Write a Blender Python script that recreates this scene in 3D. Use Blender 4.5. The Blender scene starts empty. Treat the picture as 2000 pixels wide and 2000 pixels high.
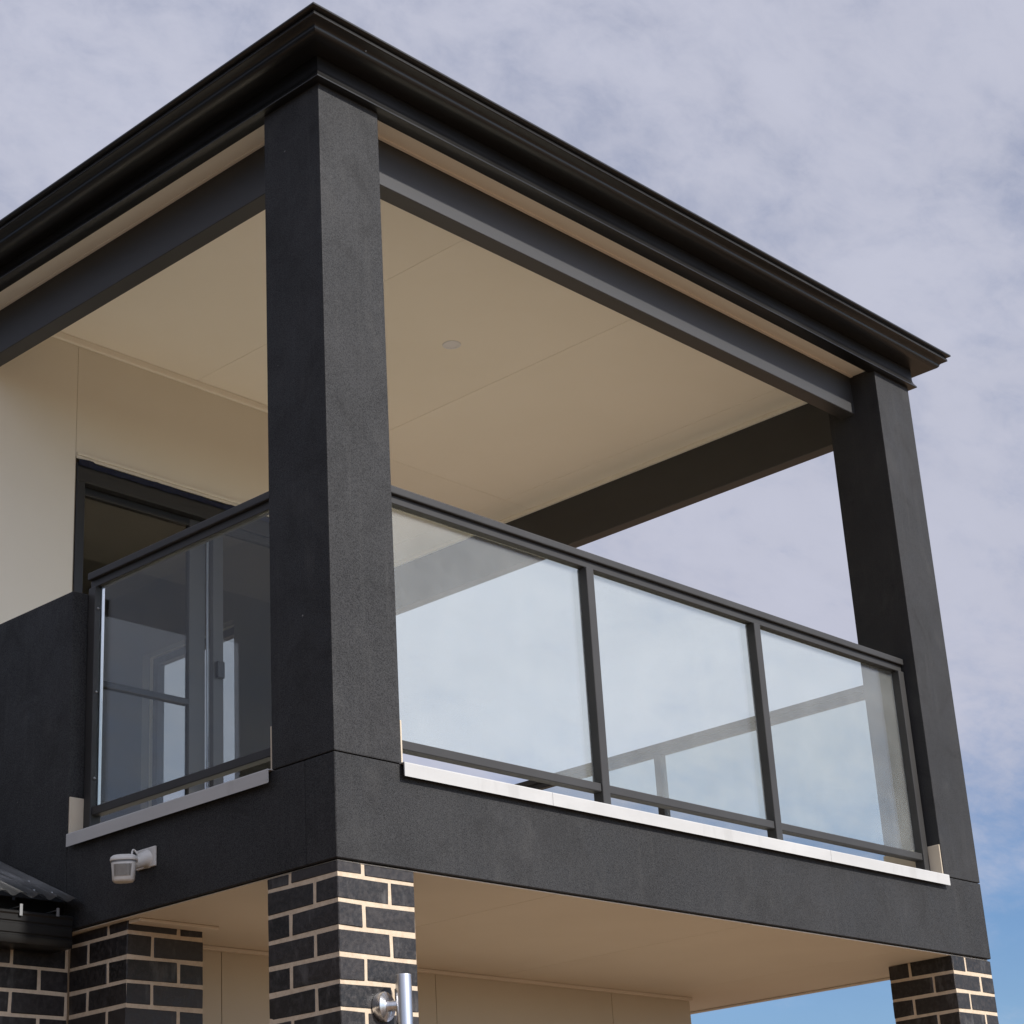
import bpy, bmesh, math, random
from mathutils import Vector, Matrix
random.seed(7)
sc = bpy.context.scene

# ------------------------------------------------------------------ camera
YAW, PIT, ROL = 0.84385, 0.38198, -0.06167
fw = Vector((math.sin(YAW)*math.cos(PIT), math.cos(YAW)*math.cos(PIT), math.sin(PIT)))
rt = Vector((math.cos(YAW), -math.sin(YAW), 0)); up = rt.cross(fw)
c_, s_ = math.cos(ROL), math.sin(ROL)
R_ = c_*rt + s_*up; U_ = -s_*rt + c_*up
cam = bpy.data.cameras.new('camera'); cam.sensor_width = 36; cam.lens = 3855.98/2000*36
cam.clip_start = 0.05; cam.clip_end = 3000
co = bpy.data.objects.new('camera', cam); sc.collection.objects.link(co)
m = Matrix.Identity(4)
for i in range(3):
    m[i][0] = R_[i]; m[i][1] = U_[i]; m[i][2] = -fw[i]
m[0][3], m[1][3], m[2][3] = -4.32523, -4.69877, -1.38506
co.matrix_world = m
sc.camera = co

# ------------------------------------------------------------------ light
SAZ, SEL = math.radians(10), math.radians(37)      # sun azimuth from -Y towards +X, elevation
SUN = Vector((math.sin(SAZ)*math.cos(SEL), -math.cos(SAZ)*math.cos(SEL), math.sin(SEL)))
w = bpy.data.worlds.new('World'); sc.world = w; w.use_nodes = True
nt = w.node_tree; N = nt.nodes; L = nt.links
for n in list(N): N.remove(n)
def nd(t, **k):
    n = N.new(t)
    for a, b in k.items(): setattr(n, a, b)
    return n
def mth(op, a, b=None, clamp=False):
    n = nd('ShaderNodeMath', operation=op, use_clamp=clamp)
    for i, v in enumerate((a, b)):
        if v is None: continue
        if isinstance(v, (int, float)): n.inputs[i].default_value = v
        else: L.new(v, n.inputs[i])
    return n.outputs[0]
def smooth(v, a, b, lo=0.0, hi=1.0):
    n = nd('ShaderNodeMapRange', interpolation_type='SMOOTHSTEP'); L.new(v, n.inputs[0])
    for i, q in enumerate((a, b, lo, hi)): n.inputs[i+1].default_value = q
    return n.outputs[0]
out = nd('ShaderNodeOutputWorld'); bg = nd('ShaderNodeBackground'); bg.inputs[1].default_value = 0.12
L.new(bg.outputs[0], out.inputs[0])
sky = nd('ShaderNodeTexSky', sky_type='NISHITA', sun_disc=False)
sky.sun_elevation = SEL; sky.sun_rotation = math.pi - SAZ; sky.dust_density = 0.6; sky.ozone_density = 2.0
tc = nd('ShaderNodeTexCoord'); sep = nd('ShaderNodeSeparateXYZ'); L.new(tc.outputs['Generated'], sep.inputs[0])
zc = mth('MAXIMUM', sep.outputs[2], 0.0)
zd = mth('ADD', zc, 0.38)
px = mth('DIVIDE', sep.outputs[0], zd); py = mth('DIVIDE', sep.outputs[1], zd)
cmb = nd('ShaderNodeCombineXYZ'); L.new(px, cmb.inputs[0]); L.new(py, cmb.inputs[1])
def noise(scale, detail, rough, dist, off=(0, 0, 0), sc3=(1, 1, 1), rot=0):
    mp = nd('ShaderNodeMapping'); L.new(cmb.outputs[0], mp.inputs[0])
    mp.inputs[1].default_value = off; mp.inputs[3].default_value = sc3; mp.inputs[2].default_value = (0, 0, rot)
    n = nd('ShaderNodeTexNoise'); L.new(mp.outputs[0], n.inputs['Vector'])
    n.inputs['Scale'].default_value = scale; n.inputs['Detail'].default_value = detail
    n.inputs['Roughness'].default_value = rough; n.inputs['Distortion'].default_value = dist
    return n.outputs[0]
big = noise(1.1, 3, 0.5, 0.4, (3.1, 1.7, 0))
mid = noise(6.5, 6, 0.6, 0.35, (0.4, 5.2, 0), (1, 1.25, 1), 0.5)
fin = noise(26.0, 5, 0.65, 0.3, (7.4, 2.2, 0), (1, 1.4, 1), 0.5)
dens = mth('ADD', mth('ADD', mth('MULTIPLY', big, 0.42), mth('MULTIPLY', mid, 0.52)), mth('ADD', mth('MULTIPLY', fin, 0.34), 0.15))
edge = smooth(sep.outputs[2], 0.08, 0.34, -0.32, 0.18)          # the cloud sheet ends some way above the horizon
mask = smooth(mth('ADD', dens, edge), 0.46, 1.02)
# thin cloud scatters forward: brighter towards the sun
dt = nd('ShaderNodeVectorMath', operation='DOT_PRODUCT'); L.new(tc.outputs['Generated'], dt.inputs[0]); dt.inputs[1].default_value = SUN
dpos = mth('MAXIMUM', dt.outputs['Value'], 0.0)
glow = mth('ADD', 1.0, mth('MULTIPLY', mth('POWER', dpos, 4.0), 2.0))
var = smooth(mth('ADD', mth('MULTIPLY', mid, .6), mth('MULTIPLY', noise(2.6, 4, .55, .4, (9.2, 4.4, 0)), .4)), .3, .7, .95, 1.045)
glow = mth('MULTIPLY', glow, var)
ccol = nd('ShaderNodeVectorMath', operation='SCALE'); ccol.inputs[0].default_value = (4.38, 4.52, 5.45); L.new(glow, ccol.inputs['Scale'])
mx = nd('ShaderNodeMix', data_type='RGBA'); L.new(mask, mx.inputs[0])
tint = nd('ShaderNodeVectorMath', operation='MULTIPLY'); L.new(sky.outputs[0], tint.inputs[0]); tint.inputs[1].default_value = (.80, .96, 1.22)
skys = nd('ShaderNodeVectorMath', operation='SCALE'); L.new(tint.outputs[0], skys.inputs[0]); L.new(mth('MULTIPLY', mth('ADD', mth('MULTIPLY', glow, .6), .4), 0.80), skys.inputs['Scale'])
L.new(skys.outputs[0], mx.inputs[6]); L.new(ccol.outputs[0], mx.inputs[7])
L.new(mx.outputs[2], bg.inputs[0])

sl = bpy.data.lights.new('sun', 'SUN'); sl.energy = 5.0; sl.angle = math.radians(1.6); sl.color = (1.0, 0.95, 0.88)
so = bpy.data.objects.new('sun', sl); sc.collection.objects.link(so)
so.rotation_euler = SUN.to_track_quat('Z', 'Y').to_euler()
so.location = (3, -8, 9)

sc.view_settings.view_transform = 'Standard'; sc.view_settings.look = 'None'
sc.view_settings.exposure = 0.0; sc.view_settings.gamma = 1.0; sc.view_settings.use_curve_mapping = False
sc.render.engine = 'CYCLES'
try:
    sc.cycles.max_bounces = 10; sc.cycles.diffuse_bounces = 5; sc.cycles.transparent_max_bounces = 24
except Exception: pass

# ------------------------------------------------------------------ materials
def mat(name, base=(.5, .5, .5), rough=.5, spec=.5, metal=0.0):
    M = bpy.data.materials.new(name); M.use_nodes = True
    b = M.node_tree.nodes['Principled BSDF']
    b.inputs['Base Color'].default_value = (*base, 1); b.inputs['Roughness'].default_value = rough
    b.inputs['Specular IOR Level'].default_value = spec; b.inputs['Metallic'].default_value = metal
    return M
class MT:
    """small helper to add procedural variation to a Principled material"""
    def __init__(s, M):
        s.M = M; s.nt = M.node_tree; s.b = s.nt.nodes['Principled BSDF']
        s.tc = s.nt.nodes.new('ShaderNodeTexCoord')
    def n(s, t, **k):
        x = s.nt.nodes.new(t)
        for a, b in k.items(): setattr(x, a, b)
        return x
    def noise(s, scale, detail=4, rough=.55, sc3=(1, 1, 1), coord='Object', dist=0, seed=None):
        mp = s.n('ShaderNodeMapping'); s.nt.links.new(s.tc.outputs[coord], mp.inputs[0]); mp.inputs[3].default_value = sc3
        if seed is not None:
            oi = s.n('ShaderNodeObjectInfo'); mu = s.n('ShaderNodeMath', operation='MULTIPLY'); s.nt.links.new(oi.outputs['Random'], mu.inputs[0]); mu.inputs[1].default_value = seed
            s.nt.links.new(mu.outputs[0], mp.inputs[1])
        x = s.n('ShaderNodeTexNoise'); s.nt.links.new(mp.outputs[0], x.inputs['Vector'])
        x.inputs['Scale'].default_value = scale; x.inputs['Detail'].default_value = detail
        x.inputs['Roughness'].default_value = rough; x.inputs['Distortion'].default_value = dist
        return x.outputs[0]
    def ramp(s, v, stops):
        r = s.n('ShaderNodeValToRGB'); s.nt.links.new(v, r.inputs[0])
        e = r.color_ramp.elements
        while len(e) < len(stops): e.new(.5)
        for el, (p, c) in zip(e, stops): el.position = p; el.color = (*c, 1) if len(c) == 3 else c
        return r.outputs[0]
    def mixc(s, f, a, b, mode='MIX'):
        x = s.n('ShaderNodeMix', data_type='RGBA', blend_type=mode)
        for i, v in ((0, f), (6, a), (7, b)):
            if isinstance(v, (int, float)): x.inputs[i].default_value = v
            elif isinstance(v, tuple): x.inputs[i].default_value = (*v, 1)
            else: s.nt.links.new(v, x.inputs[i])
        return x.outputs[2]
    def mapr(s, v, a, b, lo, hi):
        x = s.n('ShaderNodeMapRange'); s.nt.links.new(v, x.inputs[0])
        for i, q in enumerate((a, b, lo, hi)): x.inputs[i+1].default_value = q
        return x.outputs[0]
    def base(s, v): s.nt.links.new(v, s.b.inputs['Base Color'])
    def rough(s, v): s.nt.links.new(v, s.b.inputs['Roughness'])
    def bump(s, v, st, d):
        x = s.n('ShaderNodeBump'); x.inputs['Strength'].default_value = st; x.inputs['Distance'].default_value = d
        s.nt.links.new(v, x.inputs['Height'])
        prev = s.b.inputs['Normal'].links
        if prev: s.nt.links.new(prev[0].from_socket, x.inputs['Normal'])
        s.nt.links.new(x.outputs[0], s.b.inputs['Normal'])

# gritty charcoal texture-coat on the polystyrene/cement columns and bands
RENDER = mat('charcoal_texture_coat', rough=.66, spec=.14); t = MT(RENDER)
g1 = t.noise(250, 3, .62); g2 = t.noise(2.3, 4, .5); g3 = t.noise(9, 3, .5, (1, 1, .5)); spk = t.noise(38, 1, .4)
colr = t.mixc(t.mapr(g2, .35, .68, 0, 1), (.017, .0175, .0185), (.026, .026, .027))
colr = t.mixc(t.mapr(g1, .36, .70, 0, .75), colr, (.060, .060, .061)); colr = t.mixc(t.mapr(g1, .46, .34, 0, .6), colr, (.009, .009, .010))
colr = t.mixc(t.mapr(g3, .6, .8, 0, .18), colr, (.10, .097, .092))
colr = t.mixc(t.mapr(spk, .83, .85, 0, .5), colr, (.32, .31, .29))
st = t.noise(7, 4, .6, (6, 6, .25)); pt = t.noise(5.5, 5, .6, dist=.6)
colr = t.mixc(t.mapr(st, .54, .74, 0, .13), colr, (.085, .083, .079))
colr = t.mixc(t.mapr(pt, .54, .72, 0, .26), colr, (.012, .012, .013))
t.base(colr); t.rough(t.mapr(pt, .3, .7, .5, .72)); t.bump(g1, .5, .0028); t.bump(pt, .2, .014)
# smooth satin charcoal on the steel/timber beams
BEAM = mat('charcoal_satin_paint', rough=.5, spec=.55); t = MT(BEAM)
g = t.noise(3, 4, .5, (.15, 1, 3)); g2 = t.noise(160, 2, .5)
t.base(t.mixc(t.mapr(g, .3, .7, 0, 1), (.028, .028, .029), (.037, .037, .038))); t.rough(t.mapr(g, .3, .7, .46, .56)); t.bump(g2, .10, .001)
# black pre-painted steel
STEEL = mat('black_colour_steel', rough=.30, spec=.5); t = MT(STEEL)
g = t.noise(1.6, 4, .6, (1, 1, 4))
t.base(t.mixc(t.mapr(g, .3, .75, 0, 1), (.005, .0049, .0048), (.009, .0088, .0086))); t.rough(t.mapr(g, .3, .7, .30, .42))
ROOFM = mat('weathered_grey_corrugated_steel', rough=.42, spec=.5); t = MT(ROOFM)
g = t.noise(5, 5, .6, (3, .6, 1)); t.base(t.mixc(t.mapr(g, .3, .7, 0, 1), (.11, .112, .112), (.20, .20, .195)))
# powder-coated balustrade aluminium
POWD = mat('charcoal_powder_coat', rough=.5, spec=.32); t = MT(POWD)
g = t.noise(300, 2, .5); g2 = t.noise(4, 3, .5); t.base(t.mixc(t.mapr(g2, .3, .7, 0, 1), (.032, .031, .0305), (.042, .041, .040))); t.bump(g, .06, .0008)
# pale flashing
SILL = mat('pale_grey_flashing', rough=.5, spec=.5); t = MT(SILL)
g = t.noise(2.5, 4, .55, (1, 1, 3)); g2 = t.noise(30, 3, .6)
t.base(t.mixc(t.mapr(g, .3, .7, 0, 1), (.40, .398, .388), (.48, .477, .465))); t.base(t.mixc(t.mapr(t.noise(9, 4, .65, (1, 1, .3)), .55, .78, 0, .35), t.mixc(t.mapr(g, .3, .7, 0, 1), (.41, .408, .398), (.48, .477, .465)), (.26, .25, .23))); t.bump(g2, .04, .002)
# cream painted sheet
def cream(name, a, b):
    M = mat(name, rough=.62, spec=.35); t = MT(M)
    g = t.noise(1.3, 4, .55); g2 = t.noise(120, 2, .5); g3 = t.noise(.5, 3, .5)
    c = t.mixc(t.mapr(g, .3, .7, 0, 1), a, b)
    c = t.mixc(t.mapr(g3, .55, .75, 0, .12), c, (a[0]*.8, a[1]*.78, a[2]*.74))
    t.base(c); t.bump(g2, .08, .0012); t.bump(g, .05, .01)
    return M
CREAM = cream('cream_paint_ceiling', (.855, .80, .69), (.89, .835, .73))
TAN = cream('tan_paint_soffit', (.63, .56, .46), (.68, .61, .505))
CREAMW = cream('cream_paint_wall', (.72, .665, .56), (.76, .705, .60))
TANW = cream('tan_wall_with_shade', (.50, .44, .34), (.55, .485, .38))  # darker than the soffit tan: the lower wall's deeper shade is in the colour
RAW = cream('unpainted_base_coat', (.50, .42, .32), (.58, .50, .39))
GAP = mat('dark_joint', (.03, .026, .02), .9, .1)
GAPC = mat('cream_joint_backing', (.45, .39, .31), .9, .1)
# brick and mortar
BRICK = mat('black_clay_brick', rough=.45, spec=.45); t = MT(BRICK)
oi = t.n('ShaderNodeObjectInfo')
g1 = t.noise(55, 5, .65, seed=20); g2 = t.noise(14, 4, .6, (1, 1, .35), seed=31); g3 = t.noise(240, 2, .6, seed=9)
c = t.mixc(oi.outputs['Random'], (.006, .0055, .0055), (.024, .020, .019))
c = t.mixc(t.mapr(g1, .45, .70, 0, .85), c, (.042, .037, .036))
c = t.mixc(t.mapr(g2, .58, .78, 0, .6), c, (.14, .135, .13))
c = t.mixc(t.mapr(g1, .25, .40, .6, 0), c, (.008, .0075, .0075))
t.base(c); t.rough(t.mapr(g1, .3, .7, .34, .62)); t.bump(g1, .45, .003); t.bump(g3, .25, .0012)
MORT = mat('sand_cream_mortar', rough=.9, spec=.2); t = MT(MORT)
g1 = t.noise(40, 5, .65); g2 = t.noise(300, 2, .6)
t.base(t.mixc(t.mapr(g1, .3, .72, 0, 1), (.50, .40, .29), (.63, .525, .40))); t.bump(g2, .5, .0015); t.bump(g1, .25, .003)
# aluminium, plastics
ALU = mat('satin_aluminium', (.62, .62, .63), .32, .5, 1.0); t = MT(ALU)
g = t.noise(60, 3, .5, (1, 1, .03)); t.rough(t.mapr(g, .3, .7, .22, .4)); t.base(t.mixc(g, (.56, .56, .58), (.70, .70, .71)))
GALV = mat('galvanised_clip', (.30, .305, .31), .5, .5, .7)
WHITEP = mat('white_sensor_plastic', (.64, .62, .58), .38, .5); t = MT(WHITEP); g = t.noise(30, 3, .6); t.base(t.mixc(g, (.56, .54, .50), (.64, .62, .585)))
LENSP = mat('milky_sensor_window', (.42, .38, .33), .3, .5); t = MT(LENSP); g = t.noise(200, 1, .5); t.base(t.mixc(g, (.36, .33, .28), (.46, .42, .37)))
GREYP = mat('grey_sensor_band', (.22, .23, .24), .4)
DLITE = mat('frosted_downlight_diffuser', (.70, .69, .69), .5); t = MT(DLITE); g = t.noise(90, 2, .5); t.base(t.mixc(g, (.74, .735, .76), (.80, .80, .82)))
FILM = mat('navy_protective_film', (.012, .018, .06), .45); t = MT(FILM); g = t.noise(25, 3, .6); t.base(t.mixc(g, (.008, .012, .04), (.02, .03, .09))); t.bump(g, .5, .006)
DFRAME = mat('black_door_frame', rough=.4); t = MT(DFRAME); g = t.noise(20, 3, .5); t.base(t.mixc(g, (.009, .009, .0095), (.014, .014, .0145)))
DSTILE = mat('grey_door_stile', rough=.4); t = MT(DSTILE); g = t.noise(20, 3, .5); t.base(t.mixc(g, (.05, .05, .05), (.062, .062, .062)))
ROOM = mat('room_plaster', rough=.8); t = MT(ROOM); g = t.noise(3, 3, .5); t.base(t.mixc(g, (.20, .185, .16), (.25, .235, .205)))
DECK = mat('deck_sheet', rough=.8); t = MT(DECK); g = t.noise(4, 4, .6); t.base(t.mixc(g, (.64, .56, .45), (.74, .66, .54)))
GROUND = mat('dry_tan_soil', rough=.95, spec=.2); t = MT(GROUND)
g1 = t.noise(.35, 6, .6); g2 = t.noise(3, 6, .65); g3 = t.noise(25, 4, .6)
c = t.mixc(t.mapr(g1, .3, .7, 0, 1), (.165, .110, .067), (.215, .148, .095)); c = t.mixc(t.mapr(g2, .35, .7, 0, .6), c, (.155, .10, .058)); c = t.mixc(t.mapr(g3, .6, .8, 0, .5), c, (.30, .22, .15))
t.base(c); t.bump(g2, .6, .05); t.bump(g3, .5, .015)

def glass(name, tint, ior=1.52, dust=0.0):
    M = bpy.data.materials.new(name); M.use_nodes = True; nt = M.node_tree
    for n in list(nt.nodes): nt.nodes.remove(n)
    o = nt.nodes.new('ShaderNodeOutputMaterial'); mixs = nt.nodes.new('ShaderNodeMixShader')
    tr = nt.nodes.new('ShaderNodeBsdfTransparent'); gl = nt.nodes.new('ShaderNodeBsdfGlossy'); gl.inputs['Roughness'].default_value = 0.0
    # faint dust film gives the tint a little procedural unevenness
    tcx = nt.nodes.new('ShaderNodeTexCoord'); nz = nt.nodes.new('ShaderNodeTexNoise'); nz.inputs['Scale'].default_value = 3; nz.inputs['Detail'].default_value = 4
    nt.links.new(tcx.outputs['Object'], nz.inputs['Vector'])
    mc = nt.nodes.new('ShaderNodeMix'); mc.data_type = 'RGBA'; nt.links.new(nz.outputs[0], mc.inputs[0])
    mc.inputs[6].default_value = (*tint, 1); mc.inputs[7].default_value = (tint[0]*.97, tint[1]*.975, tint[2]*.975, 1)
    nt.links.new(mc.outputs[2], tr.inputs[0])
    fr = nt.nodes.new('ShaderNodeFresnel'); ge = nt.nodes.new('ShaderNodeNewGeometry')
    mi = nt.nodes.new('ShaderNodeMix'); mi.data_type = 'FLOAT'; nt.links.new(ge.outputs['Backfacing'], mi.inputs[0])
    mi.inputs[2].default_value = ior; mi.inputs[3].default_value = 1/ior   # the sheet does not bend the ray, so both faces use air-to-glass
    nt.links.new(mi.outputs[0], fr.inputs['IOR'])
    nt.links.new(fr.outputs[0], mixs.inputs[0]); nt.links.new(tr.outputs[0], mixs.inputs[1]); nt.links.new(gl.outputs[0], mixs.inputs[2])
    if dust:                                            # dry film of building dust on the sheet
        df = nt.nodes.new('ShaderNodeBsdfDiffuse'); df.inputs[0].default_value = (.80, .80, .78, 1)
        nz2 = nt.nodes.new('ShaderNodeTexNoise'); nz2.inputs['Scale'].default_value = 3.5; nz2.inputs['Detail'].default_value = 8; nz2.inputs['Roughness'].default_value = .68
        nt.links.new(tcx.outputs['Object'], nz2.inputs['Vector'])
        mr = nt.nodes.new('ShaderNodeMapRange'); nt.links.new(nz2.outputs[0], mr.inputs[0])
        for i, q in enumerate((.3, .7, dust*.72, dust*1.28)): mr.inputs[i+1].default_value = q
        m2 = nt.nodes.new('ShaderNodeMixShader'); nt.links.new(mr.outputs[0], m2.inputs[0])
        nt.links.new(mixs.outputs[0], m2.inputs[1]); nt.links.new(df.outputs[0], m2.inputs[2]); nt.links.new(m2.outputs[0], o.inputs[0])
    else: nt.links.new(mixs.outputs[0], o.inputs[0])
    return M
GLASS = glass('balustrade_glass', (.915, .96, .945), 1.52, .080)
GLASS2 = glass('side_balustrade_glass', (.90, .92, .91), 1.33, .004)
DGLASS = glass('door_glass', (.86, .87, .865), 1.45)

# ------------------------------------------------------------------ building helpers
WO = {}                                             # world origin of every object
def add(name, me, origin, parent=None, material=None):
    o = bpy.data.objects.new(name, me); sc.collection.objects.link(o)
    origin = Vector(origin)
    if parent is not None:
        o.parent = parent; o.location = origin - WO[parent.name]
    else: o.location = origin
    WO[o.name] = origin
    if material is not None and me is not None and not me.materials: me.materials.append(material)
    return o
def empty(name, origin, label=None, cat=None, group=None, parent=None):
    o = add(name, None, origin, parent); o.empty_display_size = .2
    tag(o, label, cat, group); return o
def tag(o, label=None, cat=None, group=None, kind=None):
    if label: o['label'] = label
    if cat: o['category'] = cat
    if group: o['group'] = group
    if kind: o['kind'] = kind
    return o
def fin_bm(bm, name, origin, parent, material, smooth=False, bev=0, seg=1):
    if bev: bmesh.ops.bevel(bm, geom=bm.edges[:], offset=bev, segments=seg, profile=.6, affect='EDGES')
    bmesh.ops.recalc_face_normals(bm, faces=bm.faces)
    bmesh.ops.translate(bm, verts=bm.verts, vec=-Vector(origin))
    me = bpy.data.meshes.new(name); bm.to_mesh(me); bm.free()
    if smooth:
        for p in me.polygons: p.use_smooth = True
    return add(name, me, origin, parent, material)
def bbox(bm, x0, x1, y0, y1, z0, z1):
    v = [bm.verts.new(q) for q in ((x0,y0,z0),(x1,y0,z0),(x1,y1,z0),(x0,y1,z0),(x0,y0,z1),(x1,y0,z1),(x1,y1,z1),(x0,y1,z1))]
    for f in ((0,3,2,1),(4,5,6,7),(0,1,5,4),(1,2,6,5),(2,3,7,6),(3,0,4,7)): bm.faces.new([v[i] for i in f])
def box(name, x0, x1, y0, y1, z0, z1, material, parent, bev=.0, seg=1):
    bm = bmesh.new(); bbox(bm, x0, x1, y0, y1, z0, z1)
    return fin_bm(bm, name, ((x0+x1)/2, (y0+y1)/2, z0), parent, material, bev=bev, seg=seg)
def sweep(bm, prof, path_pts, closed=False):
    """prof: list of (offset, z); path_pts: list of functions offset -> (x, y). Joins rings."""
    rings = []
    for f in path_pts: rings.append([bm.verts.new((*f(o), z)) for o, z in prof])
    n = len(prof)
    for a, b in zip(rings, rings[1:]):
        for i in range(n if closed else n-1):
            j = (i+1) % n
            bm.faces.new((a[i], b[i], b[j], a[j]))
    return rings
def tube(bm, pts, r, n=12, cap=True, rx=None):
    pts = [Vector(p) for p in pts]; rings = []; prevu = None
    for i, p in enumerate(pts):
        d = (pts[min(i+1, len(pts)-1)] - pts[max(i-1, 0)]).normalized()
        u = prevu if prevu else (Vector((0, 0, 1)) if abs(d.z) < .9 else Vector((1, 0, 0)))
        u = (u - d*u.dot(d)).normalized(); prevu = u; v = d.cross(u)
        ri = r[i] if isinstance(r, (list, tuple)) else r
        rings.append([bm.verts.new(p + ri*(u*math.cos(a) + v*math.sin(a))) for a in (2*math.pi*k/n for k in range(n))])
    for a, b in zip(rings, rings[1:]):
        for k in range(n): bm.faces.new((a[k], a[(k+1) % n], b[(k+1) % n], b[k]))
    if cap: bm.faces.new(rings[0][::-1]); bm.faces.new(rings[-1])
    return rings
def smooth_auto(o, ang=35):
    me = o.data
    for p in me.polygons: p.use_smooth = True
    try: me.set_sharp_from_angle(angle=math.radians(ang))
    except Exception: pass
    return o

# ------------------------------------------------------------------ dimensions (metres; z = 0 is the underside of the balcony band)
GZ = -2.975
X1, X2 = 3.829, 4.149            # right column
WX, WY = .3105, .3166            # corner column
YW = 2.52                        # upper back wall
CEIL = 3.09
KW = (YW+4.6988)/(2.345+4.6988)
fx = lambda x: -4.3252+(x+4.3252)*KW      # door and wall setting-out at the depth of the back wall
fz = lambda z: -1.3851+(z+1.3851)*KW
YB = 4.7                         # back of the balcony
EPS = .0015

# ground
bm = bmesh.new(); bmesh.ops.create_grid(bm, x_segments=40, y_segments=40, size=700)
gr = fin_bm(bm, 'ground', (0, 0, GZ), None, GROUND); gr.location = (0, 0, GZ); gr['kind'] = 'structure'
for v in gr.data.vertices: v.co.z = 0

house = empty('house', (2.0, 2.0, GZ), 'two storey house corner with charcoal rendered balcony on black brick pillars', 'house')

# ---- lower rendered band round the balcony
ZS0, ZS1 = .3555, .3590
box('balcony_band', 0, X2, 0, .15, 0, ZS0, RENDER, house, .003)
box('balcony_band', 0, .15, .15+EPS, 1.4965, 0, ZS0, RENDER, house, .003)
box('balcony_band', X2-.15, X2, .15+EPS, YB, 0, ZS0, RENDER, house, .003)
# wall beyond the side opening: waist-high rendered parapet with cream wall behind
tag(box('parapet_wall', 0, .15, 1.4995, YW+.20, 0, 1.348, RENDER, house, .003), 'waist high charcoal parapet wall beside the side opening')
box('deck_floor', .151, X2-.151, .151, YB, .05, .28, DECK, house)
# ---- columns
def column(x0, x1, y1, patches):
    c = box('rendered_column', x0, x1, 0, y1, ZS1, 2.9935, RENDER, house, .004, 2)
    box('column_core', x0+.012, x1-.012, .012, y1-.012, ZS0-.02, ZS1+.01, GAP, c)
    for q in patches: box('unpainted_patch', *q, RAW, c, .0015)
    return c
tag(column(0, WX, WY, [(WX+.0005, WX+.009, .002, WY-.01, .362, .515), (.002, WX-.01, WY+.0005, WY+.009, .362, .515)]), 'corner column of gritty charcoal render')
tag(column(X1, X2, .305, [(X1-.007, X1-.0005, .004, .312, .362, .508)]), 'far right column of gritty charcoal render')
pw = [o for o in bpy.data.objects if o.name == 'parapet_wall'][0]
box('unpainted_patch', .004, .135, 1.4915, 1.499, .362, .512, RAW, pw, .0015)

# ---- sill flashing (folded cap with a drip face)
def sill(p0, p1, inward, outward, name='sill_flashing'):
    """p0,p1 on the wall line; inward unit vector"""
    p0, p1 = Vector((*p0, 0)), Vector((*p1, 0)); iv = Vector((*inward, 0))
    prof = [(-.020, .3135), (-.0225, .3105), (-.0225, .3125), (-.0225, .356), (-.0215, .3600), (.165, .3625), (.165, .3595), (-.018, .3570), (-.018, .3135)]
    bm = bmesh.new()
    ra = [bm.verts.new(p0 + iv*o + Vector((0, 0, z))) for o, z in prof]
    rb = [bm.verts.new(p1 + iv*o + Vector((0, 0, z))) for o, z in prof]
    n = len(prof)
    for i in range(n): bm.faces.new((ra[i], rb[i], rb[(i+1) % n], ra[(i+1) % n]))
    bm.faces.new(ra[::-1]); bm.faces.new(rb)
    mid = (p0+p1)/2 + Vector((0, 0, .31))
    return fin_bm(bm, name, mid, house, SILL)
sill((.302, 0), (1.06, 0), (0, 1), None); sill((1.0615, 0), (2.86, 0), (0, 1), None); sill((2.8615, 0), (X1+.003, 0), (0, 1), None)
sill((0, .313), (0, 1.4725), (1, 0), None)
sill((X2, .30), (X2, 3.9), (-1, 0), None)

# ---- upper beams, ceiling, eave
box('upper_beam', .147, X2-.0885, .147, .230, 2.780, CEIL-.0015, BEAM, house, .003)
box('upper_beam', .147, .230, .2305, 3.2, 2.768, CEIL-.0015, BEAM, house, .003)
box('upper_beam', 4.064, X2-.0015, .3055, YB-.3, 2.781, CEIL-.0015, BEAM, house, .003)
def panels(parent, name, xs, ys, z0, z1, material, gap=.0009):
    for xa, xb in zip(xs, xs[1:]):
        for ya, yb in zip(ys, ys[1:]):
            dz = random.uniform(-.0006, .0006)
            box(name, xa+gap, xb-gap, ya+gap, yb-gap, z0+dz, z1, material, parent, .0012)
ceil = box('ceiling', .232, 4.0635, .232, YB-.3, CEIL+.0075, CEIL+.03, GAPC, house)
panels(ceil, 'ceiling_panel', [.2315, 1.416, 2.599, 3.824, 4.0635], [.2315, 2.60, YB-.3], CEIL, CEIL+.007, CREAM)
def bead(name, pts, parent, material=CREAM): 
    return box(name, *pts, material, parent, .003, 2)
bead('ceiling_bead', (.2325, 2.49, YW-.022, YW-.001, CEIL-.034, CEIL-.0015), ceil)
bead('ceiling_bead', (4.040, 4.0635, .306, YB-.3, CEIL-.024, CEIL-.0015), ceil)
# eave soffit strips (outside the beams)
ev = box('eave_soffit', -.018, X2+.018, -.018, .1465, 2.9945, 3.004, CREAM, house)
ev2 = box('eave_soffit', -.018, .1465, .147, 5.2, 2.9945, 3.004, CREAM, house)
ev3 = box('eave_soffit', X2-.001, X2+.018, .147, 5.2, 2.9945, 3.004, CREAM, house)
for q in ((WX, X1, .128, .1465, 2.988, 2.9940), (.128, .1465, WY, 2.9, 2.988, 2.9940)):
    box('eave_bead', *q, CREAM, house, .002)

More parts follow.
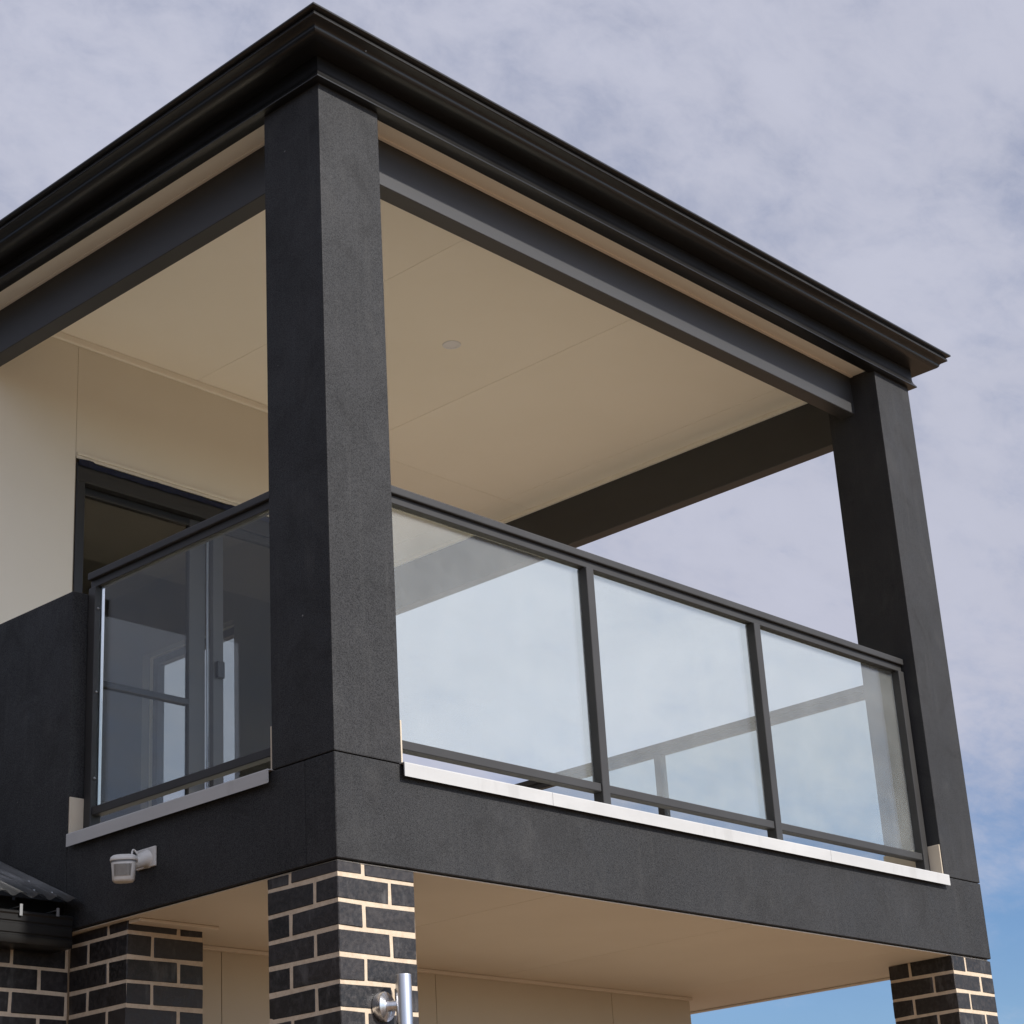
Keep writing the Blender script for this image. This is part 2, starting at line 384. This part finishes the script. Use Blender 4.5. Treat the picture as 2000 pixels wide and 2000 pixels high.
# ---- fascia and ogee gutter running round three sides, mitred at the corners
XE, XW, YE = X2, 0.0, 5.2
def path3():
    return [lambda o: (XW-o, YE), lambda o: (XW-o, -o), lambda o: (XE+o, -o), lambda o: (XE+o, YE)]
bm = bmesh.new()
fprof = [(-.034, 2.9915), (-.034, 2.9765), (.000, 2.9755), (.032, 2.9760), (.0350, 2.9775), (.0355, 2.980), (.0340, 2.987)]
for k in range(1, 9):                                   # cove that kicks out to the drip lip
    u = k/8; fprof.append((.0335 - .0135*(1-(1-u)**2.4), 2.987 + .040*u))
fprof += [(.020, 3.12), (.002, 3.12)]
sweep(bm, fprof, path3(), closed=True)
fasc = smooth_auto(fin_bm(bm, 'fascia', (2, 0, 2.97), house, STEEL), 40)
gprof = [(.0215, 3.080), (.090, 3.080)]
for k in range(0, 15):                                  # belly turning up into the face
    a = math.radians(-90 + 82*k/14); gprof.append((.096 + .036*math.cos(a), 3.104 + .024*math.sin(a)))
for k in range(1, 7):                                   # reverse curve out to the bead
    u = k/6; gprof.append((.1317 + .0245*u**1.8, 3.1007 + .0205*u))
gprof += [(.158, 3.1220), (.1632, 3.1232), (.1655, 3.1255), (.1640, 3.1375), (.1615, 3.1395), (.1600, 3.1425), (.168, 3.1465), (.1785, 3.1505), (.1805, 3.154), (.1795, 3.1605), (.174, 3.1625), (.150, 3.1625),
          (.150, 3.158), (.152, 3.125), (.120, 3.092), (.0215, 3.092)]
bm = bmesh.new(); rg = sweep(bm, gprof, path3(), closed=True)
for v in rg[0]: v.co.z -= .016*(YE+.1)            # the side run falls to its outlet
gut = smooth_auto(fin_bm(bm, 'roof_gutter', (2, 0, 3.085), house, STEEL), 50)
# joiner rivet specks on the gutter
bm = bmesh.new(); bmesh.ops.create_icosphere(bm, subdivisions=2, radius=.0035); bmesh.ops.translate(bm, verts=bm.verts, vec=(.125, -.1365, 3.108))
fin_bm(bm, 'rivet', (.125, -.1365, 3.108), gut, GALV, True)
# low hip roof above the gutter, tiled courses hidden from below
bm = bmesh.new()
a = [bm.verts.new(q) for q in ((-.13, -.13, 3.15), (XE+.13, -.13, 3.15), (XE+.13, YE, 3.15), (-.13, YE, 3.15), (XE/2, 2.0, 3.95), (XE/2, YE, 3.95))]
for f in ((0, 1, 4), (1, 2, 5, 4), (3, 0, 4, 5), (2, 3, 5), (0, 3, 2, 1)): bm.faces.new([a[i] for i in f])
fin_bm(bm, 'roof', (XE/2, 2.5, 3.15), house, ROOFM)

# ---- upper back wall with sliding door
DX0, DX1, DZ1 = fx(.590), 2.36, fz(2.355)
DH = fz(2.262)
bw = box('back_wall', .1505, 2.50, YW+.008, YW+.12, .2805, CEIL-.0015, GAPC, house)
bm = bmesh.new()
# cut the door opening: rebuild wall as three pieces in one mesh
bw.data.clear_geometry()
for q in ((.1505, DX0, YW+.008, YW+.12, .2805, CEIL-.0015), (DX1, 2.50, YW+.008, YW+.12, .2805, CEIL-.0015), (DX0, DX1, YW+.008, YW+.12, DZ1+.03, CEIL-.0015)):
    bbox(bm, *q)
bmesh.ops.translate(bm, verts=bm.verts, vec=-WO[bw.name]); bm.to_mesh(bw.data); bm.free(); bw.data.materials.append(GAPC) if not bw.data.materials else None
for q in ((.1505, fx(.5795)), ):
    box('wall_panel', q[0], q[1]+.0015, YW, YW+.0075, .2815, CEIL-.002, CREAMW, bw, .001)
box('wall_panel', fx(.5825), 2.030, YW, YW+.0075, fz(2.3865), CEIL-.002, CREAMW, bw, .001)
box('wall_panel', 2.033, 2.4995, YW, YW+.0075, fz(2.3865), CEIL-.002, CREAMW, bw, .001)
box('wall_panel', DX1+.004, 2.4995, YW, YW+.0075, .2815, fz(2.383), CREAMW, bw, .001)
box('head_trim', fx(.5830), 2.38, YW-.012, YW-.0005, fz(2.388), fz(2.402), CREAMW, bw, .002)
box('head_trim', fx(.5830), 2.38, YW-.006, YW-.0005, fz(2.372), fz(2.3875), CREAMW, bw, .002)
# return wall and the rest of the upper storey
bm = bmesh.new()
WY0, WY1, WZ0, WZ1 = 3.34, 4.16, .75, 2.225
for q in ((2.3995, 2.499, YW+.1205, WY0, .05, CEIL-.0015), (2.3995, 2.499, WY1, 5.6, .05, CEIL-.0015), (2.3995, 2.499, WY0, WY1, WZ1, CEIL-.0015), (2.3995, 2.499, WY0, WY1, .05, WZ0)): bbox(bm, *q)
fin_bm(bm, 'return_wall', (2.45, 4, .05), house, CREAMW)
wnd = empty('side_window', (2.45, 3.75, WZ0), parent=house)
for q in ((WY0+.001, WY0+.045, WZ0+.001, WZ1-.001), (WY1-.045, WY1-.001, WZ0+.001, WZ1-.001), (WY0+.0455, WY1-.0455, WZ0+.001, WZ0+.045), (WY0+.0455, WY1-.0455, WZ1-.045, WZ1-.001)):
    box('frame', 2.42, 2.47, q[0], q[1], q[2], q[3], DFRAME, wnd, .002)
box('window_pane', 2.442, 2.448, WY0+.04, WY1-.04, WZ0+.04, WZ1-.04, DGLASS, wnd)
box('upper_wall', 0.0, .15, YW+.2015, 7.0, 0, 2.9925, CREAMW, house, .003)
door = empty('sliding_door', (1.47, YW, .30), parent=house)
YD = YW-.004
box('frame', DX0, DX1, YD, YD+.09, DH, DZ1, DFRAME, door, .002)
box('frame', DX0, DX0+.048, YD+.0005, YD+.09, .30, DH-.0005, DFRAME, door, .002)
box('frame', DX1-.048, DX1, YD+.0005, YD+.09, .30, DH-.0005, DFRAME, door, .002)
box('frame', DX0+.0485, DX1-.0485, YD+.0005, YD+.09, .282, .335, DFRAME, door, .002)
# fixed leaf and sliding leaf
def leaf(x0, x1, y0, sl, sr, ml, mr):
    box('stile', x0, x0+sl, y0, y0+.034, .336, DH-.0008, ml, door, .002)
    box('stile', x1-sr, x1, y0, y0+.034, .336, DH-.0008, mr, door, .002)
    box('rail', x0+sl+.0005, x1-sr-.0005, y0, y0+.034, .336, .42, ml, door, .002)
    box('rail', x0+sl+.0005, x1-sr-.0005, y0, y0+.034, DH-.040, DH-.0008, DFRAME, door, .002)
    box('door_pane', x0+sl-.004, x1-sr+.004, y0+.014, y0+.020, .415, DH-.036, DGLASS, door)
leaf(DX0+.049, fx(1.378), YD+.048, .012, .098, DFRAME, DSTILE)
leaf(fx(1.397), DX1-.049, YD+.010, .064, .05, DSTILE, DFRAME)
box('mid_rail', DX0+.0615, fx(1.2795), YD+.046, YD+.0465+.036, fz(1.317), fz(1.346), DFRAME, door, .002)
box('door_bead', fx(1.379), fx(1.392), YD+.036, YD+.046, .34, DH-.007, ALU, door, .001)
hd = box('door_handle', fx(1.408), fx(1.450), YD-.014, YD+.0095, fz(1.462), fz(1.545), DFRAME, door, .005, 2)
# torn blue-black film still stuck along the head of the frame
bm = bmesh.new(); n = 60; xs = [DX0+.004+(DX1-DX0-.02)*i/n for i in range(n+1)]
top = []; bot = []; th = .0
for i, x in enumerate(xs):
    h = .018 + .006*random.random() + (.007 if (i % 17) < 4 else 0)
    y = YD - .004 - .006*random.random()
    top.append(bm.verts.new((x, y-.003*random.random(), DZ1-.012+h))); bot.append(bm.verts.new((x, y, DZ1-.016-.004*random.random())))
for i in range(n): bm.faces.new((bot[i], bot[i+1], top[i+1], top[i]))
bmesh.ops.solidify(bm, geom=bm.faces[:], thickness=.0015)
tag(fin_bm(bm, 'protective_film', (1.4, YD-.006, DZ1), door, FILM), 'ragged navy protective film along the door head')
# dim room behind the door
rm = box('room', .3, 2.39, 5.0, 5.05, .30, 2.7, ROOM, house)
box('room_wall', .2, .25, YW+.13, 5.0, .3, 2.7, ROOM, rm); box('room_wall', 2.345, 2.3985, YW+.13, WY0-.001, .3, 2.66, ROOM, rm); box('room_wall', 2.345, 2.3985, WY1+.001, 5.0, .3, 2.66, ROOM, rm); box('room_wall', 2.345, 2.3985, WY0-.0005, WY1+.0005, WZ1+.001, 2.66, ROOM, rm)
box('room_ceiling', .25, 2.345, YW+.13, 5.0, 2.66, 2.70, ROOM, rm); box('room_floor', .25, 2.345, YW+.13, 5.0, .28, .31, DECK, rm)

# ---- lower soffit, lower wall
ls = box('lower_soffit', .02, X2-.02, .02, YB, -.0028, -.0012, GAPC, house)
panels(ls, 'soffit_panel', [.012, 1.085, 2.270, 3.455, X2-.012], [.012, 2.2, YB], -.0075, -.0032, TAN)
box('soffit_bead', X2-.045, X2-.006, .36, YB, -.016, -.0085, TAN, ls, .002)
lw = box('lower_wall', .40, 3.692, 1.4585, 1.60, GZ, -.0090, GAPC, house)
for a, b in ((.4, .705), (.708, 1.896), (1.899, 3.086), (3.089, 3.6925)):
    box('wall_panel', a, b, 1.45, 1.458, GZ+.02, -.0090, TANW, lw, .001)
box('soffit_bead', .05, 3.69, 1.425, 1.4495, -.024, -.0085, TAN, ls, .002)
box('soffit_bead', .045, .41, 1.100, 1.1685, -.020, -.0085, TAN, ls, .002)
box('ground_floor_wall', 3.60, 3.69, 1.6005, 6.5, GZ, -.0090, CREAMW, house)

# ---- brick piers: pinwheel bond, every brick its own object
BR = {}
def brick_mesh(lx, ly, lz):
    key = (round(lx, 4), round(ly, 4), round(lz, 4))
    if key not in BR: BR[key] = []
    if len(BR[key]) >= 6: return random.choice(BR[key])
    bm = bmesh.new(); bbox(bm, -lx/2, lx/2, -ly/2, ly/2, -lz/2, lz/2)
    for v in bm.verts: v.co += Vector((random.uniform(-.0014, .0014), random.uniform(-.0014, .0014), random.uniform(-.0018, .0018)))
    bmesh.ops.bevel(bm, geom=bm.edges[:], offset=.0028, segments=1, affect='EDGES')
    bmesh.ops.recalc_face_normals(bm, faces=bm.faces)
    me = bpy.data.meshes.new('brick'); bm.to_mesh(me); bm.free(); me.materials.append(BRICK)
    BR[key].append(me); return me
def brick(parent, x0, x1, y0, y1, z0, z1):
    o = add('brick', brick_mesh(x1-x0, y1-y0, z1-z0), ((x0+x1)/2, (y0+y1)/2, (z0+z1)/2), parent)
    o.rotation_euler = (random.uniform(-.004, .004), random.uniform(-.004, .004), random.uniform(-.003, .003))
    o.location += Vector((random.uniform(-.0007, .0007), random.uniform(-.0007, .0007), random.uniform(-.0008, .0008)))
    return o
CH, J = .086, .0125
def pier(x0, y0, zj, flip, s=1.0, ztop=-.0090, ndet=13, lab=None):
    """square 350 pier; zj = centre of the first bed joint; flip = which way the first course turns"""
    A, B = .2285*s, .1085*s; W = A+B+J
    p = empty('brick_pillar', (x0+W/2, y0+W/2, GZ), parent=house)
    if lab: p['label'] = lab
    k = -1; rest = bmesh.new(); nc = 0
    z1 = ztop; z0 = zj + J/2
    while z0 > GZ-.05:
        f = (nc % 2 == 0) ^ flip
        if f: r = ((0, A, 0, B), (A+J, W, 0, A), (B+J, W, A+J, W), (0, B, B+J, W))
        else: r = ((0, B, 0, A), (B+J, W, 0, B), (A+J, W, B+J, W), (0, A, A+J, W))
        for a, b, c, d in r:
            if nc < ndet: brick(p, x0+a, x0+b, y0+c, y0+d, z0, z1)
            else: bbox(rest, x0+a, x0+b, y0+c, y0+d, max(z0, GZ), z1)
        z1 = z0 - J; z0 = z1 - (CH-J); nc += 1
    e = .0018
    box('mortar', x0+e, x0+W-e, y0+e, y0+W-e, GZ, ztop-.001, MORT, p)
    o = fin_bm(rest, 'lower_bricks', (x0+W/2, y0+W/2, GZ), p, BRICK); o['kind'] = 'stuff'
    return p
pier(.006, .006, -.0512, True, .9955, lab='black brick pillar under the near balcony corner')
pier(3.803, .006, -.0817, True, .984, lab='black brick pillar under the far right balcony corner', ndet=10)
pier(.041, 1.170, -.0512, False, 1.0, lab='black brick pier beside the low corrugated roof', ndet=11)
# garage wall running to the left of that pier
gw = empty('garage_wall', (-.9, 1.60, GZ), parent=house); gw['label'] = 'black brick wall below the low corrugated roof'
rest = bmesh.new(); z1 = -.0562; nc = 0
brick_rows = []
z1 = -.0562 + 2*CH
while z1 > GZ+.02:
    z0 = z1-(CH-J); x = .029 if nc % 2 == 0 else .0405
    first = True
    while x > -3.2:
        ln = .2275 if (nc % 2 == 0 or not first) else .119
        first = False
        if nc < 12 and x > -1.05: brick(gw, x-ln, x, 1.527, 1.637, z0, z1)
        else: bbox(rest, x-ln, x, 1.527, 1.637, max(z0, GZ), z1)
        x -= ln+J
    z1 = z0-J; nc += 1
o = fin_bm(rest, 'outer_bricks', (-1.6, 1.58, GZ), gw, BRICK); o['kind'] = 'stuff'
box('mortar', -3.2, .0405, 1.5290, 1.634, GZ, .10, MORT, gw)
# mortar smear at the top of the pier flank
bm = bmesh.new(); bmesh.ops.create_icosphere(bm, subdivisions=3, radius=1)
for v in bm.verts:
    v.co = Vector((.0405 + v.co.x*.004, 1.448 + v.co.y*.020*(1+.15*math.sin(7*v.co.z)), .008 + v.co.z*.016*(1+.2*math.sin(5*v.co.y))))
fin_bm(bm, 'mortar_smear', (.04, 1.448, .008), gw, MORT, True)

# ---- low roof of the garage: corrugated sheet, fascia gutter, clips
ry0, rz0, slope = 1.372, .090, .456
bm = bmesh.new(); nx = 300; rows = [ry0, ry0+.4, ry0+1.2, ry0+2.6]
grid = []
for y in rows:
    line = []
    for i in range(nx+1):
        x = -3.2 + (3.2-.002)*i/nx
        z = rz0 + (y-ry0)*slope + .0092*math.cos(2*math.pi*(x+.196)/.077)
        line.append(bm.verts.new((x, y, z)))
    grid.append(line)
for a, b in zip(grid, grid[1:]):
    for i in range(nx): bm.faces.new((a[i], a[i+1], b[i+1], b[i]))
bmesh.ops.solidify(bm, geom=bm.faces[:], thickness=.0012)
lr = fin_bm(bm, 'corrugated_roof', (-1.6, 1.4, .09), house, ROOFM, True); lr['label'] = 'low corrugated grey steel roof against the dark wall'
for i, (x, y) in enumerate(((-.235, 1.62), (-.081, 1.47), (-.158, 1.47), (-.312, 1.62), (-.081, 1.62))):
    bm = bmesh.new(); bmesh.ops.create_cone(bm, cap_ends=True, segments=6, radius1=.006, radius2=.005, depth=.010)
    z = rz0 + (y-ry0)*slope + .0085*math.cos(2*math.pi*(x+.196)/.077) + .004
    bmesh.ops.translate(bm, verts=bm.verts, vec=(x, y, z)); fin_bm(bm, 'roof_screw', (x, y, z), lr, GALV)
gp = [(1.52, -.080), (1.408, -.080), (1.402, -.078), (1.400, -.073), (1.400, -.052), (1.404, -.048), (1.404, -.044), (1.400, -.040), (1.400, -.010), (1.404, -.006), (1.404, -.002), (1.400, .002), (1.400, .022), (1.396, .028), (1.396, .034), (1.401, .038), (1.408, .034), (1.408, -.070), (1.52, -.070)]
bm = bmesh.new(); ga = [bm.verts.new((-3.2, y, z)) for y, z in gp]; gb = [bm.verts.new((-.036, y, z)) for y, z in gp]
for i in range(len(gp)): bm.faces.new((ga[i], gb[i], gb[(i+1) % len(gp)], ga[(i+1) % len(gp)]))
g2 = smooth_auto(fin_bm(bm, 'garage_gutter', (-1.6, 1.45, -.08), house, STEEL), 30)
box('end_cap', -.0355, -.034, 1.3995, 1.52, -.080, .038, STEEL, g2)
box('gutter_back', -3.2, -.036, 1.5, 1.5255, -.069, .095, STEEL, g2)
for x in (-.262, -.105):
    bm = bmesh.new(); bbox(bm, x-.006, x+.006, 1.3915, 1.3945, .018 if x < -.2 else .030, .060); bbox(bm, x-.006, x+.006, 1.3950, 1.46, .050, .053)
    fin_bm(bm, 'gutter_clip', (x, 1.40, .05), g2, GALV)

# ------------------------------------------------------------------ balustrades
GZ0, GZ1 = .456, 1.378
def balustrade(label, ax, plane, run0, run1, posts, pane_ends, gm=GLASS):
    """ax 'x': runs along x at y = plane..plane+.05 ; ax 'y': runs along y at x = plane..plane+.05"""
    def bx(name, a0, a1, d0, d1, z0, z1, m_, par, bev=.0, seg=1):
        if ax == 'x': return box(name, a0, a1, plane+d0, plane+d1, z0, z1, m_, par, bev, seg)
        return box(name, plane+d0, plane+d1, a0, a1, z0, z1, m_, par, bev, seg)
    mid = (run0+run1)/2
    r = empty('glass_balustrade', (mid, plane+.025, .3625) if ax == 'x' else (plane+.025, mid, .3625), label, 'balustrade', 'glass balustrades round the balcony')
    bx('handrail', run0, run1, -.006, .056, 1.4005, 1.431, POWD, r, .004, 2)
    bx('rail_channel', run0+.001, run1-.001, .010, .048, 1.368, 1.400, POWD, r, .002)
    for i, (a, b) in enumerate(posts):
        p = bx('post', a, b, 0, .05, .3635, 1.3675, POWD, r, .002)
        bx('base_plate', max(a-.012, run0), min(b+.012, run1), -.010, .060, .3628, .3690, POWD, p, .001)
    for a, b in pane_ends:
        bx('bottom_rail', a+.0006, b-.0006, .006, .049, .438, .472, POWD, r, .003)
        gd = .0400 if ax == 'x' else .0215
        bx('glass_pane', a+.0006, b-.0006, gd, gd+.006, .4725, 1.3675, gm, r)
    return r
balustrade('long glass balustrade across the front of the balcony', 'x', .065, WX+.010, X1-.0075,
           [(WX+.010, WX+.055), (1.460, 1.505), (2.598, 2.643), (X1-.0535, X1-.0080)],
           [(WX+.055, 1.460), (1.505, 2.598), (2.643, X1-.0535)])
lb = balustrade('short single pane balustrade in the shaded left side opening', 'y', .065, WY+.010, 1.4905,
           [(WY+.010, WY+.03), (1.446, 1.4900)], [(WY+.03, 1.446)], gm=GLASS2)
box('edge_channel', .094, .108, 1.4395, 1.4455, .476, 1.366, ALU, lb, .001)
for z in (.585, .93, 1.275):
    bm = bmesh.new(); bmesh.ops.create_uvsphere(bm, u_segments=12, v_segments=8, radius=.0055); bmesh.ops.translate(bm, verts=bm.verts, vec=(.080, 1.4450, z))
    fin_bm(bm, 'screw', (.080, 1.445, z), lb, GALV, True)
balustrade('far side balustrade seen through the front glass', 'y', X2-.115, .312, 4.2,
           [(.312, .332), (1.765, 1.810), (3.0, 3.045), (4.155, 4.2)], [(.332, 1.765), (1.810, 3.0), (3.045, 4.155)], gm=GLASS2)

# ------------------------------------------------------------------ small fittings
# downlight
dl = empty('downlight', (2.120, 1.368, CEIL), 'round white downlight in the cream balcony ceiling', 'downlight')
bm = bmesh.new(); n = 40; rings = []
for r_, z in ((.032, CEIL-.002), (.033, CEIL-.004), (.043, CEIL-.0045), (.046, CEIL-.003), (.047, CEIL-.0005), (.032, CEIL-.0005)):
    rings.append([bm.verts.new((2.120+r_*math.cos(2*math.pi*k/n), 1.368+r_*math.sin(2*math.pi*k/n), z)) for k in range(n)])
for a, b in zip(rings, rings[1:]+rings[:1]):
    for k in range(n): bm.faces.new((a[k], a[(k+1) % n], b[(k+1) % n], b[k]))
smooth_auto(fin_bm(bm, 'trim_ring', (2.120, 1.368, CEIL-.003), dl, DLITE), 40)
bm = bmesh.new(); bmesh.ops.create_cone(bm, cap_ends=True, segments=40, radius1=.0315, radius2=.0315, depth=.002)
bmesh.ops.translate(bm, verts=bm.verts, vec=(2.120, 1.368, CEIL-.0018)); fin_bm(bm, 'diffuser', (2.120, 1.368, CEIL-.003), dl, DLITE)

# motion sensor on the shaded side of the band
ms = empty('motion_sensor', (0, .985, .10), 'white motion sensor on a bracket under the left side opening', 'sensor')
box('mount_plate', -.010, -.001, .946, 1.055, .146, .218, WHITEP, ms, .003, 2)
bm = bmesh.new(); tube(bm, [(-.009, .992, .178), (-.030, .992, .172), (-.075, .990, .150), (-.090, .990, .142)], [.034, .026, .020, .020], 20)
smooth_auto(fin_bm(bm, 'arm', (-.03, .99, .16), ms, WHITEP), 60)
def head(name, zs, material, cx=-.112, cy=.990, face=math.radians(225)):
    bm = bmesh.new(); n = 36; rings = []
    for z, wid, dep, tilt in zs:
        ring = []
        for k in range(n):
            a = 2*math.pi*k/n; ca, sa = math.cos(a), math.sin(a)
            e = 2.8
            rx = abs(ca)**(2/e)*math.copysign(1, ca)*dep; ry = abs(sa)**(2/e)*math.copysign(1, sa)*wid
            rx += tilt
            ring.append(bm.verts.new((cx + rx*math.cos(face) - ry*math.sin(face), cy + rx*math.sin(face) + ry*math.cos(face), z)))
        rings.append(ring)
    for a, b in zip(rings, rings[1:]):
        for k in range(n): bm.faces.new((a[k], a[(k+1) % n], b[(k+1) % n], b[k]))
    bm.faces.new(rings[0][::-1]); bm.faces.new(rings[-1])
    return smooth_auto(fin_bm(bm, name, (cx, cy, zs[0][0]), ms, material), 50)
head('sensor_body', [(.080, .026, .018, .006), (.082, .034, .026, .006), (.088, .0385, .030, .006), (.120, .041, .031, .003), (.1495, .0445, .033, 0)], WHITEP)
head('sensor_band', [(.1497, .0440, .0325, 0), (.1565, .0445, .033, 0)], GREYP)
head('sensor_cap', [(.1567, .0480, .0370, 0), (.162, .0490, .0380, 0), (.170, .0470, .036, -.001), (.1765, .040, .030, -.003), (.180, .028, .020, -.005), (.1812, .012, .008, -.006)], WHITEP)
# sensor window on the camera-facing front of the body
fdir = Vector((math.cos(math.radians(225)), math.sin(math.radians(225)), 0)); sdir = Vector((-fdir.y, fdir.x, 0))
bm = bmesh.new(); c0 = Vector((-.112, .990, 0)); vs = []
for z, wd, dp in ((.099, .0290, .0380), (.142, .0320, .0345)):
    for k in range(9):
        q = -1+2*k/8; vs.append(bm.verts.new(c0 + sdir*(q*wd) + fdir*(dp - .007*q**4) + Vector((0, 0, z))))
for k in range(8): bm.faces.new((vs[k], vs[k+1], vs[9+k+1], vs[9+k]))
bmesh.ops.solidify(bm, geom=bm.faces[:], thickness=.003)
fin_bm(bm, 'sensor_window', (-.14, .965, .10), ms, LENSP)
bm = bmesh.new(); pts = []
for k in range(15):
    a = math.pi*k/14; pts.append((-.090+.035*(k/14), .975+.012*math.sin(a), .174 + .028*math.sin(a) + .0))
tube(bm, pts, .0034, 8); smooth_auto(fin_bm(bm, 'cable', (-.09, .98, .17), ms, WHITEP), 60)
bm = bmesh.new(); bmesh.ops.create_cone(bm, cap_ends=True, segments=12, radius1=.004, radius2=.003, depth=.003, matrix=Matrix.Rotation(math.radians(90), 4, 'Y'))
bmesh.ops.translate(bm, verts=bm.verts, vec=(-.0112, .967, .188)); fin_bm(bm, 'screw', (-.011, .967, .188), ms, GALV)

# satin metal pole on round wall brackets, fixed to the near brick pillar
pl = empty('bracketed_pole', (.222, -.055, GZ), 'upright satin silver pole bracketed to the near brick pillar', 'pole')
def pole_seg(name, z0, z1, rx, ry, cx=.222, cy=-.060):
    bm = bmesh.new(); n = 40; rings = []
    for z, s in ((z0, .96), (z0+.002, 1), (z1-.003, 1), (z1-.0008, .985), (z1, .95)):
        rings.append([bm.verts.new((cx+s*rx*math.cos(2*math.pi*k/n), cy+s*ry*math.sin(2*math.pi*k/n), z)) for k in range(n)])
    for a, b in zip(rings, rings[1:]):
        for k in range(n): bm.faces.new((a[k], a[(k+1) % n], b[(k+1) % n], b[k]))
    bm.faces.new(rings[0][::-1]); bm.faces.new(rings[-1])
    return smooth_auto(fin_bm(bm, name, (cx, cy, z0), pl, ALU), 40)
pole_seg('pole', -1.75, -.369, .0265, .0265)
for zb in (-.466, -1.62):
    bm = bmesh.new()
    tube(bm, [(.188, .004, zb), (.188, -.006, zb), (.188, -.009, zb), (.192, -.016, zb)], [.048, .048, .045, .026], 36)
    br = smooth_auto(fin_bm(bm, 'bracket', (.188, 0, zb), pl, ALU), 30)
    bm = bmesh.new(); tube(bm, [(.190, -.010, zb), (.198, -.024, zb), (.212, -.040, zb)], [.019, .017, .017], 20)
    smooth_auto(fin_bm(bm, 'bracket_arm', (.2, -.03, zb), br, ALU), 50)

# ------------------------------------------------------------------ added house-shaped block, out of view: dims the left faces and side-glass reflection
NB = mat('shade_block_wall', rough=.8); t = MT(NB); g = t.noise(6, 5, .6); t.base(t.mixc(g, (.05, .045, .042), (.09, .08, .075)))
NR = mat('shade_block_roof', rough=.7); t = MT(NR); g = t.noise(3, 5, .6); t.base(t.mixc(g, (.03, .03, .032), (.055, .055, .058)))
blk = empty('added_shade_block', (-13, 9, GZ), 'added dark house-shaped block beyond the left edge, shading the left side', 'house')
box('wall', -20, -7.0, -.5, 20, GZ, GZ+5.6, NB, blk)
bm = bmesh.new()
a = [bm.verts.new(q) for q in ((-20.5, -1, GZ+5.61), (-6.5, -1, GZ+5.61), (-6.5, 20.5, GZ+5.61), (-20.5, 20.5, GZ+5.61), (-14, 5.4, GZ+9.2), (-14, 14, GZ+9.2))]
for f in ((0, 1, 4), (1, 2, 5, 4), (2, 3, 5), (3, 0, 4, 5), (0, 3, 2, 1)): bm.faces.new([a[i] for i in f])
fin_bm(bm, 'roof', (-14, 9, GZ+5.61), blk, NR)
for y in (1.5, 6, 10.5, 15):
    for z in (GZ+.9, GZ+3.5):
        wn = box('window', -6.99, -6.92, y, y+1.6, z, z+1.2, DFRAME, blk, .005); box('pane', -6.9195, -6.91, y+.06, y+1.54, z+.06, z+1.14, DGLASS, wn)
